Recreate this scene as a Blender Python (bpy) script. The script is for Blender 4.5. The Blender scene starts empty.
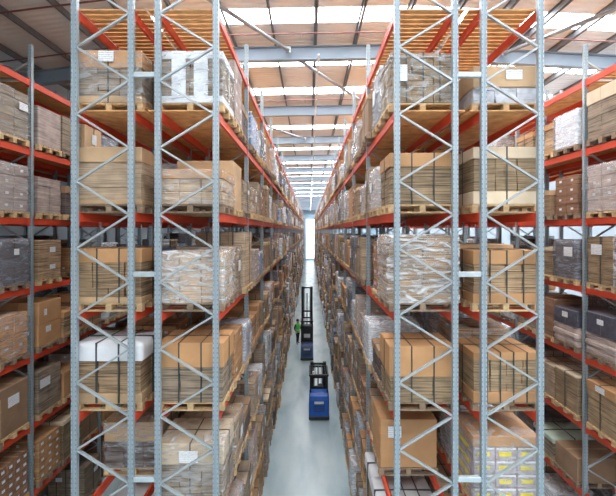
import bpy, math, random
from mathutils import Vector, Matrix, noise
R = random.Random(11)
S = bpy.context.scene
C = S.collection
HC = 8.18            # camera height
F = 345.0; VX = 309.3; VY = 231.0
L = 2.78; Y1 = 5.75; NB = 31
TIERS = [0.0, 1.70, 3.40, 5.10, 6.80, 8.49, 10.20]
TOP = 11.90
FTOP = 12.78

# ---------------------------------------------------------------- materials
MATS = {}
def newmat(name):
    m = bpy.data.materials.new(name); m.use_nodes = True
    nt = m.node_tree; b = nt.nodes['Principled BSDF']
    MATS[name] = m
    return m, nt, b
def N(nt, t, **k):
    n = nt.nodes.new(t)
    for a, v in k.items(): setattr(n, a, v)
    return n
def coords(nt, scale, rnd=True):
    tc = N(nt, 'ShaderNodeTexCoord'); mp = N(nt, 'ShaderNodeMapping')
    mp.inputs['Scale'].default_value = scale
    nt.links.new(tc.outputs['Object'], mp.inputs['Vector'])
    if rnd:
        oi = N(nt, 'ShaderNodeObjectInfo'); mu = N(nt, 'ShaderNodeMath', operation='MULTIPLY')
        mu.inputs[1].default_value = 37.0
        nt.links.new(oi.outputs['Random'], mu.inputs[0])
        cb = N(nt, 'ShaderNodeCombineXYZ')
        for i in range(3): nt.links.new(mu.outputs[0], cb.inputs[i])
        nt.links.new(cb.outputs[0], mp.inputs['Location'])
    return mp
def ramp(nt, fac, stops):
    r = N(nt, 'ShaderNodeValToRGB')
    e = r.color_ramp.elements
    while len(e) < len(stops): e.new(0.5)
    for i, (p, c) in enumerate(stops):
        e[i].position = p; e[i].color = (*c, 1) if len(c) == 3 else c
    nt.links.new(fac, r.inputs[0]); return r
def mul(c, k): return tuple(min(1, x*k) for x in c)
def vary(nt, col_out, amt):
    oi = N(nt, 'ShaderNodeObjectInfo'); mr = N(nt, 'ShaderNodeMapRange')
    mr.inputs['To Min'].default_value = 1-amt; mr.inputs['To Max'].default_value = 1+amt
    nt.links.new(oi.outputs['Random'], mr.inputs['Value'])
    h = N(nt, 'ShaderNodeHueSaturation'); nt.links.new(col_out, h.inputs['Color'])
    nt.links.new(mr.outputs[0], h.inputs['Value'])
    return h.outputs[0]
def plain(name, col, rough=.6, metal=0., nscale=6., con=.12, var=0., spec=.5):
    m, nt, b = newmat(name)
    mp = coords(nt, (1, 1, 1)); no = N(nt, 'ShaderNodeTexNoise'); no.inputs['Scale'].default_value = nscale
    no.inputs['Detail'].default_value = 4
    nt.links.new(mp.outputs[0], no.inputs['Vector'])
    r = ramp(nt, no.outputs['Fac'], [(.3, mul(col, 1-con)), (.7, mul(col, 1+con))])
    out = r.outputs[0]
    if var: out = vary(nt, out, var)
    nt.links.new(out, b.inputs['Base Color'])
    b.inputs['Roughness'].default_value = rough; b.inputs['Metallic'].default_value = metal
    b.inputs['Specular IOR Level'].default_value = spec
    return m
def sheets(name, col, con=.45, zs=55., rough=.8):
    """edges of stacked corrugated sheets: thin uneven horizontal layers"""
    m, nt, b = newmat(name)
    mp = coords(nt, (1.6, 1.6, zs)); no = N(nt, 'ShaderNodeTexNoise'); no.inputs['Scale'].default_value = 1.
    no.inputs['Detail'].default_value = 3
    nt.links.new(mp.outputs[0], no.inputs['Vector'])
    r = ramp(nt, no.outputs['Fac'], [(.30, mul(col, 1-con)), (.5, col), (.72, mul(col, 1+con*.8))])
    mp2 = coords(nt, (2.2, 2.2, 2.2)); n2 = N(nt, 'ShaderNodeTexNoise'); n2.inputs['Scale'].default_value = 2.
    nt.links.new(mp2.outputs[0], n2.inputs['Vector'])
    mx = N(nt, 'ShaderNodeMixRGB', blend_type='MULTIPLY'); mx.inputs[0].default_value = 1
    r2 = ramp(nt, n2.outputs['Fac'], [(.3, (.72, .72, .74)), (.7, (1, 1, 1))])
    nt.links.new(r.outputs[0], mx.inputs[1]); nt.links.new(r2.outputs[0], mx.inputs[2])
    nt.links.new(vary(nt, mx.outputs[0], .16), b.inputs['Base Color'])
    b.inputs['Roughness'].default_value = rough
    return m
def film(name, col, base, wr, rough=.18):
    m, nt, b = newmat(name)
    mp = coords(nt, (1., 1., 3.5)); no = N(nt, 'ShaderNodeTexNoise'); no.inputs['Scale'].default_value = 3.2
    no.inputs['Detail'].default_value = 5; no.inputs['Distortion'].default_value = 1.2
    nt.links.new(mp.outputs[0], no.inputs['Vector'])
    r = ramp(nt, no.outputs['Fac'], [(.42, (base, base, base)), (.66, (wr, wr, wr))])
    nt.links.new(r.outputs[0], b.inputs['Alpha'])
    b.inputs['Base Color'].default_value = (*col, 1); b.inputs['Roughness'].default_value = rough
    bp = N(nt, 'ShaderNodeBump'); bp.inputs['Strength'].default_value = .5; bp.inputs['Distance'].default_value = .03
    nt.links.new(no.outputs['Fac'], bp.inputs['Height']); nt.links.new(bp.outputs[0], b.inputs['Normal'])
    return m

sheets('card_orange', (.56, .30, .14)); sheets('card_tan', (.44, .29, .165), .75); sheets('card_grey', (.34, .26, .185), .65)
sheets('card_green', (.36, .25, .145), .6); sheets('card_dark', (.17, .125, .11), .6); sheets('card_pink', (.52, .41, .36), .4)
sheets('card_pale', (.58, .42, .28), .4); sheets('card_red', (.36, .19, .11), .45); sheets('card_blue', (.33, .36, .42), .4)
plain('lid_orange', (.54, .29, .13), .7, con=.10, nscale=3, var=.12); plain('lid_tan', (.53, .35, .20), .7, con=.1, nscale=3, var=.12)
plain('lid_pale', (.68, .54, .38), .7, con=.08, nscale=3, var=.1); plain('lid_white', (.78, .79, .82), .45, con=.06, nscale=3)
plain('lid_brown', (.36, .22, .13), .7, con=.14, nscale=3, var=.15)
plain('print_purple', (.42, .36, .38), .6, con=.3, nscale=12); plain('print_yellow', (.80, .66, .05), .6, con=.1)
plain('poly_white', (.72, .74, .78), .4, con=.14, nscale=9, var=.1); plain('poly_grey', (.52, .53, .57), .4, con=.2, nscale=9, var=.15)
plain('poly_dark', (.10, .10, .13), .3, con=.3, nscale=9, var=.2); plain('poly_blue', (.10, .20, .42), .4, con=.2, nscale=9, var=.2)
plain('strap', (.04, .05, .05), .4); plain('strap_white', (.75, .78, .82), .4); plain('tape', (.42, .27, .14), .4)
film('film_clear', (.75, .76, .78), .01, .42); film('film_milky', (.80, .82, .85), .06, .72); film('film_smoke', (.30, .31, .36), .25, .8)
plain('pallet_wood', (.60, .41, .22), .75, con=.2, nscale=14, var=.2); plain('pallet_old', (.30, .21, .14), .8, con=.25, nscale=14, var=.2)
plain('deck_wood', (.70, .36, .14), .75, con=.22, nscale=5, var=.08)
plain('beam_red', (.72, .075, .03), .45, con=.08, nscale=3); plain('brace_steel', (.42, .46, .48), .4, .35, con=.08)
plain('spacer_steel', (.50, .57, .60), .4, .3); plain('bolt_steel', (.3, .32, .33), .4, .6)
plain('rafter_steel', (.25, .32, .40), .5, .1, con=.06, nscale=1); plain('purlin_steel', (.20, .21, .23), .5, .2, con=.1)
plain('tube_steel', (.30, .34, .38), .4, .3); plain('pipe_red', (.16, .06, .055), .5)
plain('wall_clad', (.42, .47, .52), .6, con=.05, nscale=.6); plain('wall_blue', (.36, .50, .60), .6, con=.06)
plain('truck_blue', (.012, .12, .55), .3, con=.1); plain('truck_navy', (.05, .09, .22), .35, con=.1); plain('truck_black', (.02, .022, .026), .45, con=.2); plain('truck_grey', (.30, .32, .34), .4, .3)
plain('tyre', (.025, .025, .025), .8); plain('badge', (.75, .78, .8), .4); plain('truck_seat', (.03, .03, .035), .7)
plain('skin', (.55, .34, .25), .6); plain('vest_green', (.18, .85, .14), .6, con=.08); plain('trouser_navy', (.02, .025, .045), .8)
plain('hair', (.05, .035, .025), .8); plain('screen', (.35, .42, .45), .3); plain('pale_green', (.45, .55, .45), .6)
def emit(name, col, st):
    m, nt, b = newmat(name); b.inputs['Base Color'].default_value = (*col, 1)
    b.inputs['Emission Color'].default_value = (*col, 1); b.inputs['Emission Strength'].default_value = st
    return m
emit('skylight', (.93, .97, 1.), 11.5); emit('lamp_glow', (1., .98, .95), 4.); emit('door_daylight', (.95, .98, 1.), 1.0)
# printed label
m, nt, b = newmat('label_paper')
tc = coords(nt, (1, 1, 1)); wv = N(nt, 'ShaderNodeTexWave'); wv.bands_direction = 'Z'; wv.inputs['Scale'].default_value = 9; wv.inputs['Distortion'].default_value = 3
wv.inputs['Detail Scale'].default_value = 6
nt.links.new(tc.outputs[0], wv.inputs['Vector'])
r = ramp(nt, wv.outputs['Fac'], [(.10, (.45, .45, .48)), (.22, (.86, .87, .88))]); nt.links.new(r.outputs[0], b.inputs['Base Color'])
# upright steel with punched slots
m, nt, b = newmat('upright_steel')
tc = N(nt, 'ShaderNodeTexCoord'); sp = N(nt, 'ShaderNodeSeparateXYZ'); nt.links.new(tc.outputs['Object'], sp.inputs[0])
md = N(nt, 'ShaderNodeMath', operation='PINGPONG'); md.inputs[1].default_value = .04; nt.links.new(sp.outputs['Z'], md.inputs[0])
lt = N(nt, 'ShaderNodeMath', operation='LESS_THAN'); lt.inputs[1].default_value = .014; nt.links.new(md.outputs[0], lt.inputs[0])
ab = N(nt, 'ShaderNodeMath', operation='PINGPONG'); ab.inputs[1].default_value = .034; nt.links.new(sp.outputs['X'], ab.inputs[0])
gt = N(nt, 'ShaderNodeMath', operation='GREATER_THAN'); gt.inputs[1].default_value = .024; nt.links.new(ab.outputs[0], gt.inputs[0])
mm = N(nt, 'ShaderNodeMath', operation='MULTIPLY'); nt.links.new(lt.outputs[0], mm.inputs[0]); nt.links.new(gt.outputs[0], mm.inputs[1])
no = N(nt, 'ShaderNodeTexNoise'); no.inputs['Scale'].default_value = 5
r0 = ramp(nt, no.outputs['Fac'], [(.3, (.30, .365, .405)), (.7, (.39, .455, .49))])
mx = N(nt, 'ShaderNodeMixRGB'); mx.inputs[2].default_value = (.20, .26, .32, 1)
nt.links.new(mm.outputs[0], mx.inputs[0]); nt.links.new(r0.outputs[0], mx.inputs[1]); nt.links.new(mx.outputs[0], b.inputs['Base Color'])
b.inputs['Metallic'].default_value = .25; b.inputs['Roughness'].default_value = .4
# floor
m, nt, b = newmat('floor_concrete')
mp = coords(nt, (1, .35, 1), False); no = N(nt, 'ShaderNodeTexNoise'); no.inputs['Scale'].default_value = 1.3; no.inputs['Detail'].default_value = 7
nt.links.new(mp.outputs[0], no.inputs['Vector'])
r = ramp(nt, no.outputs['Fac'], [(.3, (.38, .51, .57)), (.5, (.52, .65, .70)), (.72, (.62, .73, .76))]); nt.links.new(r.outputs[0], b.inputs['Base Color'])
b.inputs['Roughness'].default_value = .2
# roof sheet: ribs run across the building
m, nt, b = newmat('roof_sheet')
tc = N(nt, 'ShaderNodeTexCoord'); mp = N(nt, 'ShaderNodeMapping'); nt.links.new(tc.outputs['Object'], mp.inputs['Vector'])
wv = N(nt, 'ShaderNodeTexWave'); wv.bands_direction = 'Y'; wv.inputs['Scale'].default_value = 1.6; nt.links.new(mp.outputs[0], wv.inputs['Vector'])
no = N(nt, 'ShaderNodeTexNoise'); no.inputs['Scale'].default_value = .7; nt.links.new(mp.outputs[0], no.inputs['Vector'])
r = ramp(nt, no.outputs['Fac'], [(.3, (.74, .74, .755)), (.7, (.83, .83, .845))]); nt.links.new(r.outputs[0], b.inputs['Base Color'])
bp = N(nt, 'ShaderNodeBump'); bp.inputs['Strength'].default_value = .4; bp.inputs['Distance'].default_value = .04
nt.links.new(wv.outputs['Fac'], bp.inputs['Height']); nt.links.new(bp.outputs[0], b.inputs['Normal']); b.inputs['Roughness'].default_value = .7

# ---------------------------------------------------------------- mesh helpers
class MB:
    def __init__(s): s.v = []; s.f = []; s.m = []; s.mats = []; s.smooth = []
    def mi(s, m):
        if m not in s.mats: s.mats.append(m)
        return s.mats.index(m)
    def add(s, vs, fs, m, sm=False):
        o = len(s.v); s.v += [tuple(v) for v in vs]; k = s.mi(m)
        for f in fs: s.f.append(tuple(o+i for i in f)); s.m.append(k); s.smooth.append(sm)
    def box(s, x0, x1, y0, y1, z0, z1, m):
        s.add([(x0,y0,z0),(x1,y0,z0),(x1,y1,z0),(x0,y1,z0),(x0,y0,z1),(x1,y0,z1),(x1,y1,z1),(x0,y1,z1)],
              [(0,3,2,1),(4,5,6,7),(0,1,5,4),(1,2,6,5),(2,3,7,6),(3,0,4,7)], m)
    def cbox(s, x0, x1, y0, y1, z0, z1, m, c=.012):
        c = min(c, (x1-x0)*.4, (y1-y0)*.4, (z1-z0)*.4)
        V = []; idx = {}
        for sx in (0, 1):
            for sy in (0, 1):
                for sz in (0, 1):
                    X = (x0, x1)[sx]; Y = (y0, y1)[sy]; Z = (z0, z1)[sz]
                    dx = c*(1-2*sx); dy = c*(1-2*sy); dz = c*(1-2*sz)
                    for a, p in enumerate([(X, Y+dy, Z+dz), (X+dx, Y, Z+dz), (X+dx, Y+dy, Z)]):
                        idx[(sx, sy, sz, a)] = len(V); V.append(p)
        g = lambda *k: idx[k]; Fs = []
        def q(a, b, c_, d, n):
            p = [Vector(V[i]) for i in (a, b, c_, d)]
            nn = (p[1]-p[0]).cross(p[2]-p[0])
            Fs.append((a, b, c_, d) if nn.dot(n) > 0 else (d, c_, b, a))
        for sx in (0, 1): q(g(sx,0,0,0), g(sx,1,0,0), g(sx,1,1,0), g(sx,0,1,0), Vector((2*sx-1,0,0)))
        for sy in (0, 1): q(g(0,sy,0,1), g(1,sy,0,1), g(1,sy,1,1), g(0,sy,1,1), Vector((0,2*sy-1,0)))
        for sz in (0, 1): q(g(0,0,sz,2), g(1,0,sz,2), g(1,1,sz,2), g(0,1,sz,2), Vector((0,0,2*sz-1)))
        for a in (0, 1):
            for b_ in (0, 1):
                n = Vector((0, 2*a-1, 2*b_-1)); q(g(0,a,b_,1), g(1,a,b_,1), g(1,a,b_,2), g(0,a,b_,2), n)
                n = Vector((2*a-1, 0, 2*b_-1)); q(g(a,0,b_,0), g(a,1,b_,0), g(a,1,b_,2), g(a,0,b_,2), n)
                n = Vector((2*a-1, 2*b_-1, 0)); q(g(a,b_,0,0), g(a,b_,1,0), g(a,b_,1,1), g(a,b_,0,1), n)
        for sx in (0, 1):
            for sy in (0, 1):
                for sz in (0, 1):
                    t = (g(sx,sy,sz,0), g(sx,sy,sz,1), g(sx,sy,sz,2)); p = [Vector(V[i]) for i in t]
                    n = Vector((2*sx-1, 2*sy-1, 2*sz-1))
                    Fs.append(t if (p[1]-p[0]).cross(p[2]-p[0]).dot(n) > 0 else t[::-1])
        s.add(V, Fs, m)
    def bar(s, p, q, w, h, m, up=(0, 0, 1)):
        p = Vector(p); q = Vector(q); d = (q-p).normalized(); u = Vector(up)
        a = d.cross(u)
        if a.length < 1e-3: a = d.cross(Vector((0, 1, 0)))
        a.normalize(); b_ = a.cross(d).normalized(); a *= w/2; b_ *= h/2
        vs = [p-a-b_, p+a-b_, p+a+b_, p-a+b_, q-a-b_, q+a-b_, q+a+b_, q-a+b_]
        s.add(vs, [(0,3,2,1)[::-1],(4,5,6,7)[::-1],(0,1,5,4)[::-1],(1,2,6,5)[::-1],(2,3,7,6)[::-1],(3,0,4,7)[::-1]], m)
    def tube(s, p, q, r, m, n=10, r2=None):
        p = Vector(p); q = Vector(q); d = (q-p).normalized(); a = d.orthogonal().normalized(); b_ = d.cross(a); r2 = r if r2 is None else r2
        vs = []
        for k in range(n):
            t = 2*math.pi*k/n; o = a*math.cos(t)+b_*math.sin(t); vs.append(p+o*r)
        for k in range(n):
            t = 2*math.pi*k/n; o = a*math.cos(t)+b_*math.sin(t); vs.append(q+o*r2)
        s.add(vs, [(k, (k+1) % n, n+(k+1) % n, n+k) for k in range(n)], m, True)
        s.add(vs[:n], [tuple(range(n))[::-1]], m); s.add(vs[n:], [tuple(range(n))], m)
    def prism(s, poly, axis, a0, a1, m):
        """poly: list of 2D points; axis 'x','y','z' extrude"""
        n = len(poly)
        def P(u, v, w): return {'x': (w, u, v), 'y': (u, w, v), 'z': (u, v, w)}[axis]
        vs = [P(u, v, a0) for u, v in poly]+[P(u, v, a1) for u, v in poly]
        s.add(vs, [(k, (k+1) % n, n+(k+1) % n, n+k) for k in range(n)]+[tuple(range(n))[::-1], tuple(range(n, 2*n))], m)
    def merge(s, o, M=None):
        base = len(s.v)
        s.v += [tuple(M @ Vector(v)) for v in o.v] if M else list(o.v)
        mp = [s.mi(x) for x in o.mats]
        for f, k, sm in zip(o.f, o.m, o.smooth): s.f.append(tuple(base+i for i in f)); s.m.append(mp[k]); s.smooth.append(sm)
    def mesh(s, name):
        me = bpy.data.meshes.new(name); me.from_pydata(s.v, [], s.f)
        for x in s.mats: me.materials.append(MATS[x])
        me.polygons.foreach_set('material_index', s.m); me.polygons.foreach_set('use_smooth', s.smooth); me.update()
        return me
    def build(s, name, parent=None, loc=(0, 0, 0)):
        o = bpy.data.objects.new(name, s.mesh(name)); C.objects.link(o)
        if parent: o.parent = parent
        o.location = loc
        return o
def tag(o, label, cat, group=None, kind=None):
    o['label'] = label; o['category'] = cat
    if group: o['group'] = group
    if kind: o['kind'] = kind
    return o
def empty(name, loc=(0, 0, 0)):
    o = bpy.data.objects.new(name, None); C.objects.link(o); o.location = loc; o.empty_display_size = .2; return o
def struct(o): o['kind'] = 'structure'; return o
def copy_tree(o, parent=None):
    c = o.copy(); C.objects.link(c); c.parent = parent
    for ch in list(KIDS.get(o.name, [])):
        copy_tree(ch, c)
    return c
KIDS = {}
def reg(o):   # remember children (cheap lookup)
    KIDS[o.name] = [ch for ch in KID_LIST if ch.parent == o]
    return o
KID_LIST = []

ORD = ['first','second','third','fourth','fifth','sixth','seventh','eighth','ninth','tenth','eleventh','twelfth','thirteenth','fourteenth',
       'fifteenth','sixteenth','seventeenth','eighteenth','nineteenth','twentieth']
ORD += ['twenty-'+x for x in ORD[:9]]+['thirtieth']+['thirty-'+x for x in ORD[:9]]
TIERW = ['floor tier', 'lowest shelf', 'second shelf', 'third shelf', 'fourth shelf', 'fifth shelf', 'highest loaded shelf', 'canopy level']
SLOTW = ['near spot', 'middle spot', 'far spot']
# rows: aisle-side upright x, flue-side upright x
ROWS = {
 'LA': (-1.555, -2.52, 'left main rack', NB), 'RA': (1.46, 2.425, 'right main rack', NB),
 'LB': (-3.905, -2.965, 'rack backing left main rack', 7), 'RB': (3.845, 2.90, 'rack backing right main rack', 7),
 'LF': (-6.89, -7.86, 'outer left rack', 7), 'RF': (6.82, 7.79, 'outer right rack', 7),
 'LG': (-9.3, -8.33, 'rack behind outer left rack', 4), 'RG': (9.2, 8.26, 'rack behind outer right rack', 4)}
def px(x, y, z): return VX+F*x/y, VY-F*(z-HC)/y
def inframe(x, y, z, mg=90):
    if y < 1: return False
    u, v = px(x, y, z); return -mg < u < 616+mg and -mg < v < 496+mg

# ---------------------------------------------------------------- rack frames
def upright_mb(top):
    b = MB(); w = .045; d = .036
    b.prism([(-w,-d),(-.018,-d),(-.018,-d+.012),(.018,-d+.012),(.018,-d),(w,-d),(w,d),(.018,d),(.018,d-.012),(-.018,d-.012),(-.018,d),(-w,d)], 'z', 0.012, top, 'upright_steel')
    return b
def brace_nodes(xa, xf):
    """(aisle side heights, flue side heights) zigzag from the floor up"""
    seq = []
    z = HC+3.62; side = 1; hs = []
    while z > .3: hs.append((z, side)); z -= .5585; side = 1-side
    up = [(HC+3.62+.5585, 0)]
    allp = up+hs
    return [((xa if s == 0 else xf), z) for z, s in allp]
def frame_parts(xa, xf):
    sg = 1 if xf > xa else -1
    ua = MB(); ua.merge(upright_mb(FTOP), Matrix.Translation((xa, 0, 0)))
    nodes = brace_nodes(xa, xf); braces = []
    for (x0, z0), (x1, z1) in zip(nodes, nodes[1:]):
        i0 = .03 if x0 == xa else -.03; i1 = .03 if x1 == xa else -.03
        bm_ = MB()
        a = Vector((x0+sg*i0, 0, z0)); q = Vector((x1+sg*i1, 0, z1))
        bm_.bar(a, q, .03, .046, 'brace_steel', (0, 1, 0)); bm_.tube(a+Vector((0,-.030,0)), a+Vector((0,.030,0)), .014, 'bolt_steel', 6)
        braces.append(bm_)
    return nodes, braces
def foot_mb(x):
    b = MB(); b.box(x-.09, x+.09, -.08, .08, 0, .012, 'spacer_steel')
    for dx in (-.07, .07): b.tube((x+dx, -.065, .012), (x+dx, -.065, .03), .01, 'bolt_steel', 6)
    return b
UP_MESH = None
for row, (xa, xf, rname, nb) in ROWS.items():
    nodes, braces = frame_parts(xa, xf)
    bmeshes = [b.mesh('brace') for b in braces]
    upm = upright_mb(FTOP).mesh('upright')
    foots = [foot_mb(xa).mesh('foot_plate'), foot_mb(xf).mesh('foot_plate')]
    single = MB()
    for x in (xa, xf): single.box(x-.045, x+.045, -.036, .036, 0, FTOP, 'upright_steel')
    for b in braces: single.merge(b)
    sm = None
    for k in range(nb+1):
        y = Y1+k*L
        if k <= 5:
            e = empty('rack_frame', (0, y, 0))
            for x in (xa, xf):
                o = bpy.data.objects.new('upright', upm); C.objects.link(o); o.parent = e; o.location = (x, 0, 0)
            for bme in bmeshes:
                o = bpy.data.objects.new('brace', bme); C.objects.link(o); o.parent = e
            for fme in foots:
                o = bpy.data.objects.new('foot_plate', fme); C.objects.link(o); o.parent = e
        else:
            if sm is None: sm = single.mesh('rack_frame')
            e = bpy.data.objects.new('rack_frame', sm); C.objects.link(e); e.location = (0, y, 0)
        tag(e, f'grey zigzag-braced steel upright frame, {ORD[k]} from the front in the {rname}', 'rack frame', 'upright frames of the racks')
# row spacers joining back-to-back frames
for (xa_, xb_, nm) in ((-2.965, -2.52, 'left'), (2.425, 2.90, 'right')):
    for k in range(4):
        for z, w in ((HC+2.6, 'upper'), (HC-.72, 'middle'), (HC-4.13, 'lower'), (HC-7.5, 'bottom')):
            b = MB(); b.cbox(xa_+.046, xb_-.046, -.03, .03, z-.042, z+.042, 'spacer_steel', .006)
            o = b.build('row_spacer', None, (0, Y1+k*L, 0))
            tag(o, f'short {w} grey spacer bar joining the {nm} back-to-back frames, {ORD[k]} pair from front', 'spacer', 'row spacers')

# ---------------------------------------------------------------- beams and decks
LB_ = L-.11
def beam_main():
    b = MB()
    b.prism([(-.025,-.15),(.025,-.15),(.025,-.03),(.016,-.03),(.016,0),(-.025,0)], 'y', .055, L-.055, 'beam_red'); return b
def beam_conn(y): 
    b = MB(); b.box(-.034, .034, y-.012, y+.012, -.19, .03, 'beam_red'); return b
# connector plates sit just inside the uprights
def deck_mb(xa, xf, pitch, gap):
    b = MB(); s = 1 if xa > xf else -1
    x0 = xf-s*.2; x1 = xa-s*.03
    x0, x1 = min(x0, x1), max(x0, x1); n = int((L-.12)/pitch)
    for i in range(n):
        y = .07+i*(L-.13)/n; j = R.uniform(-.01, .01)
        b.box(x0+j, x1, y, y+(L-.13)/n-gap, .001, .022, 'deck_wood')
    return b
beam_list = []; deck_list = []
for row, (xa, xf, rname, nb) in ROWS.items():
    for k in range(nb):
        for ti, T in enumerate(TIERS[1:]+[TOP]):
            y = Y1+k*L
            if not (inframe(xa, y+L, T) or inframe(xf, y+L, T) or inframe(xa, y+.3, T)): continue
            pr = y*(1 if row in ('LA', 'RA') else 1.25)
            for side, x in (('aisle', xa), ('rear', xf)):
                beam_list.append((pr+(0 if side == 'aisle' else y*.3), x, y, T, f'red {side} beam of the {TIERW[ti+1]}, {ORD[k]} bay, {rname}', row))
            if ti >= 5: deck_list.append((pr+(-3 if ti == 6 else 0), row, k, y, T, ti, f'slatted wooden deck of the {TIERW[ti+1]}, {ORD[k]} bay, {rname}'))
beam_list.sort(key=lambda t: t[0]); deck_list.sort(key=lambda t: t[0])
bm_me = beam_main().mesh('rack_beam'); c0 = beam_conn(.068).mesh('end_plate'); c1 = beam_conn(L-.068).mesh('end_plate')
rest = MB()
simple = MB(); simple.box(-.025, .025, .055, L-.055, -.15, 0, 'beam_red')
for i, (p, x, y, T, lab, row) in enumerate(beam_list):
    if i < 300:
        e = bpy.data.objects.new('rack_beam', bm_me); C.objects.link(e); e.location = (x, y, T)
        for me in (c0, c1):
            o = bpy.data.objects.new('end_plate', me); C.objects.link(o); o.parent = e
        tag(e, lab, 'beam', 'red rack beams')
    else: rest.merge(simple, Matrix.Translation((x, y, T)))
tag(rest.build('rack_beam'), 'distant red beams further down the main aisle racks', 'beams', 'red rack beams', 'stuff')
rest = MB(); dm = {}
for i, (p, row, k, y, T, ti, lab) in enumerate(deck_list):
    xa, xf = ROWS[row][:2]
    if i < 300:
        key = (row, ti == 6)
        if key not in dm: dm[key] = deck_mb(xa, xf, .13, .032 if ti == 6 else .012).mesh('shelf_deck')
        o = bpy.data.objects.new('shelf_deck', dm[key]); C.objects.link(o); o.location = (0, y, T)
        tag(o, lab, 'shelf deck', 'slatted shelf decks')
    else:
        key = (row, 'far')
        if key not in dm: dm[key] = deck_mb(xa, xf, .3, .03)
        rest.merge(dm[key], Matrix.Translation((0, y, T)))
tag(rest.build('shelf_deck'), 'distant wooden shelf decks further down the main aisle racks', 'shelf decks', 'slatted shelf decks', 'stuff')

# ---------------------------------------------------------------- pallets
def pallet_parts(w=1.16, d=.80, m='pallet_wood'):
    P = []
    t = MB()
    for i in range(5): y = -d/2+i*(d-.13)/4; t.box(-w/2, w/2, y, y+.13, .122, .144, m)
    for x in (-w/2, -.05, w/2-.1): t.box(x, x+.1, -d/2, d/2, .1, .1219, m)
    P.append(('deck_board', t))
    for x in (-w/2, -.05, w/2-.1):
        for y in (-d/2, -.05, d/2-.1):
            b = MB(); b.box(x+.001, x+.099, y, y+.1, .0221, .0999, m); P.append(('block', b))
    for y in (-d/2, -.05, d/2-.1):
        b = MB(); b.box(-w/2, w/2, y, y+.1, 0.001, .022, m); P.append(('bottom_board', b))
    return P
PAL = {}
for m_ in ('pallet_wood', 'pallet_old'):
    pp = pallet_parts(m=m_); one = MB()
    for n_, b in pp: one.merge(b)
    low = MB(); w, d = 1.16, .8
    low.box(-w/2, w/2, -d/2, d/2, .11, .144, m_)
    for x in (-w/2, -.05, w/2-.1): low.box(x, x+.1, -d/2, d/2, .001, .11, m_)
    PAL[m_] = ([(n_, b.mesh(n_)) for n_, b in pp], one.mesh('pallet'), low)

# ---------------------------------------------------------------- loads
def shell(w, d, z0, z1, mat, amp=.02, seed=0, sag=0., n=9, nz=8, top=True):
    """wrinkled film skin around a block"""
    b = MB(); vs = []; fs = []; ring = []
    for i in range(n): ring.append((-w/2+w*i/n, -d/2))
    for i in range(n): ring.append((w/2, -d/2+d*i/n))
    for i in range(n): ring.append((w/2-w*i/n, d/2))
    for i in range(n): ring.append((-w/2, d/2-d*i/n))
    M = len(ring)
    for k in range(nz+1):
        t = k/nz; z = z0+(z1-z0)*t
        for (x, y) in ring:
            nn = noise.noise(Vector((x*5+seed*7.1, y*5+seed, z*7)))
            nx = x/(w/2); ny = y/(d/2); s_ = 1+amp*(1.2*nn+.6)+sag*math.sin(t*math.pi)
            if k == nz: s_ -= .03
            vs.append((x*s_, y*s_, z+(amp*nn*1.2 if 0 < k < nz else 0)))
    for k in range(nz):
        for i in range(M):
            j = (i+1) % M; fs.append((k*M+i, k*M+j, (k+1)*M+j, (k+1)*M+i))
    if top:
        c = len(vs); vs.append((0, 0, z1+.015)); base = nz*M
        for i in range(M): fs.append((base+i, base+(i+1) % M, c))
    b.add(vs, fs, mat, True)
    return b
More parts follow.
